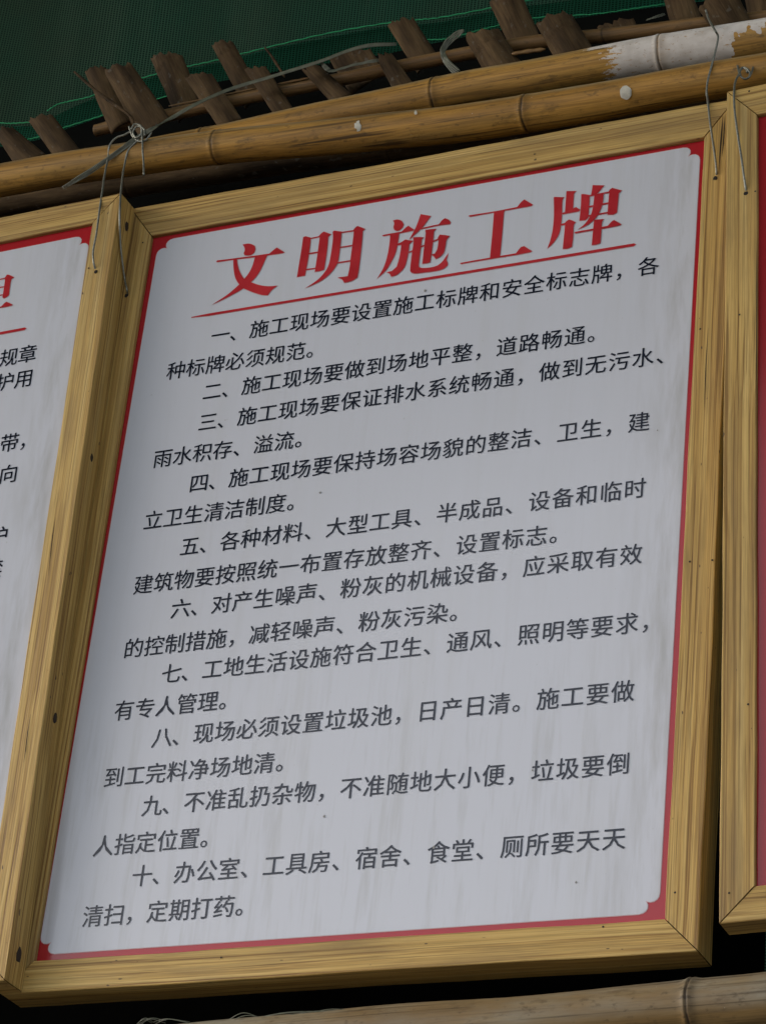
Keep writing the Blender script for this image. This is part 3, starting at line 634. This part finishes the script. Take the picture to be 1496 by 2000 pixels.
wire('hanging_wire', [[(1378, 18, .112), (1384, 36, .108), *WP((1395, 56), (1401, 66), (1402, 76), (1396, 104), (1389, 130), (1382, 158), (1380, 180), (1381.5, 190)), (1383, 203, -.003), (1387, 240, -.005), (1393, 280, -.005), (1398, 318, -.005), (1399.5, 336, -.002), (1399, 347, .006)]],
     'kinked steel wire over both poles to the top right corner of the middle board')
wire('hanging_wire', [[(1444, 143, -.004), (1437, 156, -.014), (1434, 174, -.040), (1434, 205, -.045), (1438.5, 246, -.046), (1448, 308, -.046), (1453, 345, -.045), (1457, 371, -.040), (1457.5, 378, -.030)],
     [(1444, 146, -.006), (1446, 136, .000), (1452, 131, .002), (1460, 134, .000), (1464.5, 142, -.001), (1462, 150, -.002), (1454, 153, -.004), (1447, 148, -.005), (1445, 138, .000), (1450, 131, .003), (1457, 134, .001), (1460, 141, .000)],
     [(1438, 119, .020), (1441, 130, .006), (1444, 144, -.004)], [(1463, 150, -.001), (1468, 140, .002), (1471, 130, .010), (1474, 120, .022)]],
     'steel wire with small coil at its top, hooked into the right board')

# ------------------------------------------------------------------ small litter, cracks, fibres
def crack(pts, par, y, wd):
    P = [at(u, v, y - .0007) for u, v in pts]; n = len(P); V = []
    for i, p in enumerate(P):
        k = wd * math.sin(math.pi * (i + .15) / (n - .7)); V += [p - Vector((k, 0, 0)), p + Vector((k, 0, 0))]
    o = mesh_obj('crack', V, [(2 * i, 2 * i + 1, 2 * i + 3, 2 * i + 2) for i in range(n - 1)], HOLE)
    bpy.context.view_layer.update(); o.parent = par; o.matrix_parent_inverse = par.matrix_world.inverted()
crack([(1412, 226), (1410, 250), (1408, 275), (1406, 300), (1404, 330)], MR[2], 0, .0011)
crack([(1416, 222), (1414.5, 250), (1412.5, 280), (1410, 305)], MR[2], 0, .0009)
crack([(1383, 640), (1380, 690), (1377.5, 740), (1375, 800)], MR[2], 0, .0006)
crack([(1478, 470), (1478, 560), (1477, 700), (1476, 830)], RRl[3], -.04, .0006)
crack([(108, 1010), (103, 1045), (99, 1080), (94, 1125)], LRl[2], -.047, .0007)
crack([(60, 1395), (54, 1430), (50, 1465), (46, 1490)], LRl[2], -.047, .0008)
for i, (u, v, r, lb) in enumerate(((262, 399, .0050, 'dark crumb of bark at the corner where the two left frames meet'), (282, 396, .0034, 'small dark crumb on the top rail next to the frame corner'),
        (384, 384, .0048, 'pale crumb of wood lying on the top rail of the middle board'), (356, 390, .0026, 'tiny crumb left of the pale one on the top rail'))):
    bm = bmesh.new(); bmesh.ops.create_icosphere(bm, subdivisions=2, radius=r)
    for q in bm.verts: q.co *= 1 + .5 * mnoise.noise(q.co * 320 + Vector((i * 7, 0, 0))); q.co.z *= .7
    me = bpy.data.meshes.new('wood_crumb'); bm.to_mesh(me); bm.free(); me.materials.append(STAKE if i != 2 else BAMBOO_THIN)
    o = bpy.data.objects.new('wood_crumb', me); C.objects.link(o); p = at(u, v, .012 + .004 * i); p.z = 1.2525 + r * .4; o.location = p; tag(o, lb, 'wood crumb')
rn = random.Random(5); fib = []
for (a0_, b0_, c0_) in (((270, 2004), (292, 1989), (322, 1997)), ((262, 2008), (280, 1992), (300, 2001)), ((300, 1999), (330, 1989), (372, 1999)), ((445, 1996), (478, 1982), (512, 1990)), ((500, 1990), (560, 1981), (640, 1979)),
                     ((560, 1988), (612, 1975), (676, 1976)), ((590, 1981), (650, 1973), (720, 1977)), ((630, 1980), (648, 1986), (662, 1981)), ((540, 1992), (575, 1985), (610, 1987))):
    for k in range(2):
        j = lambda: rn.uniform(-3, 3)
        fib.append((spline([at(a0_[0] + j(), a0_[1] + j(), .012), at(b0_[0] + j(), b0_[1] + j(), .006), at(c0_[0] + j(), c0_[1] + j(), .012)], 6), .00055, .6))
tag(tubes('fibre_tuft', fib, STRAP, None, fib[0][0][0], 5), 'frayed pale green fibres clinging to the left end of the bottom pole', 'fibre tuft', None, 'stuff')

# ------------------------------------------------------------------ green netting behind the boards, unseen overhang added to shade them
def sheet(name, rows, mat, nx=120):
    "rows: list of lists of points, lofted"
    V, Fc = [], []
    for r in rows: V += r
    m = len(rows[0])
    for i in range(len(rows) - 1):
        for k in range(m - 1): Fc.append((i * m + k, i * m + k + 1, (i + 1) * m + k + 1, (i + 1) * m + k))
    o = mesh_obj(name, V, Fc, mat, None, True); return o
def nety(x, z): return .40 + .012 * math.sin(x * 5.2 + z * 2) + .006 * math.sin(x * 17 + z * 3) + .010 * mnoise.noise(Vector((x * 3, z * 2, 1)))
X = [-5.4 + 10.4 * k / 200 for k in range(201)]; rows = []
def edge_y(x): return -4.4 if x > -1.5 else -4.4 + .83 * (x + 1.5)  # overhang's front edge, shaped to bound the gloss on the boards
for z in [-2.0 + 5.5 * i / 80 for i in range(81)]: rows.append([(x, nety(x, z), z) for x in X])
for k in range(1, 50):  # unseen overhang, added to darken the tops of the boards
    a_ = k / 49
    rows.append([(x, nety(x, 3.5) + (edge_y(x) - .40) * a_, 3.5 + .08 * math.sin(x * 2 + a_ * 9) * min(1, a_ * 4) * (1 - a_)) for x in X])
net = sheet('shade_net', rows, NET); tag(net, 'dark olive-green shade net hanging behind the poles, plus unseen overhang added to shade the boards', 'shade net')
TOP = [(-300, 250), (0, 239), (60, 239), (97, 214 + 10), (178, 187), (300, 145), (420, 117), (520, 92), (640, 64), (748, 45), (850, 34), (950, 16), (1060, 0), (1250, -20), (1700, -60)]
tp = spline([at(u, v, .37) for u, v in TOP], 8)
rows = []
for k in range(16):
    f = (k / 15); rows.append([(p.x, .378 + .003 * math.sin(p.x * 7 + f * 3) + .0015 * math.sin(p.x * 29 + f * 4) - .006 * f, p.z - f * .34) for p in tp])
net2 = sheet('shade_net', rows, NET2); tag(net2, 'brighter green netting strip hanging under the green thread, behind the stakes', 'shade net')
def thread(pts, par, y=.364, r=.0011):
    P = spline([at(u, v, y) for u, v in pts], 10); P = [p + Vector((0, 0, .0007 * math.sin(i * 2.1))) for i, p in enumerate(P)]
    return tubes('hem_thread', [(P, r, 1.0)], THREAD, par, None, 6)
thread([(-40, 238), (0, 239), (20, 240), (60, 237.5), (78, 233)], net2)
thread([(92, 216), (112, 203), (140, 196), (178, 187), (240, 163), (300, 145), (360, 130), (420, 117), (520, 92), (640, 64), (748, 45), (810, 38), (860, 33), (960, 14), (1040, -2)], net2)
thread([(45, 273), (78, 266), (120, 250), (180, 231), (240, 212), (330, 186), (420, 160)], net2)
thread([(810, 75), (850, 76), (880, 73), (930, 59), (975, 48), (1050, 33), (1160, 26), (1240, 15), (1300, 6)], net2, r=.0008)

# black sheet standing in for shade in the gaps, and ground
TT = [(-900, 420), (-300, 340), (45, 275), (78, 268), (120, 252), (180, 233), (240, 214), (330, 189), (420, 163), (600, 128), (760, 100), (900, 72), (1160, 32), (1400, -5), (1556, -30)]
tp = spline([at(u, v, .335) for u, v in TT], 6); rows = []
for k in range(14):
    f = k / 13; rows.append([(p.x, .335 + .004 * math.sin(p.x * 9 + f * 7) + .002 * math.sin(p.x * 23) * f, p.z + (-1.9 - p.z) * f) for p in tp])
bk = sheet('gap_shade_sheet', rows, GAP_SHADE); tag(bk, 'black sheet standing in for the shade in the gaps behind the sign boards', 'shade sheet')
gr = mesh_obj('ground', [(-150, -150, -2.95), (150, -150, -2.95), (150, 150, -2.95), (-150, 150, -2.95)], [(0, 1, 2, 3)], GROUND); tag(gr, kind='structure')
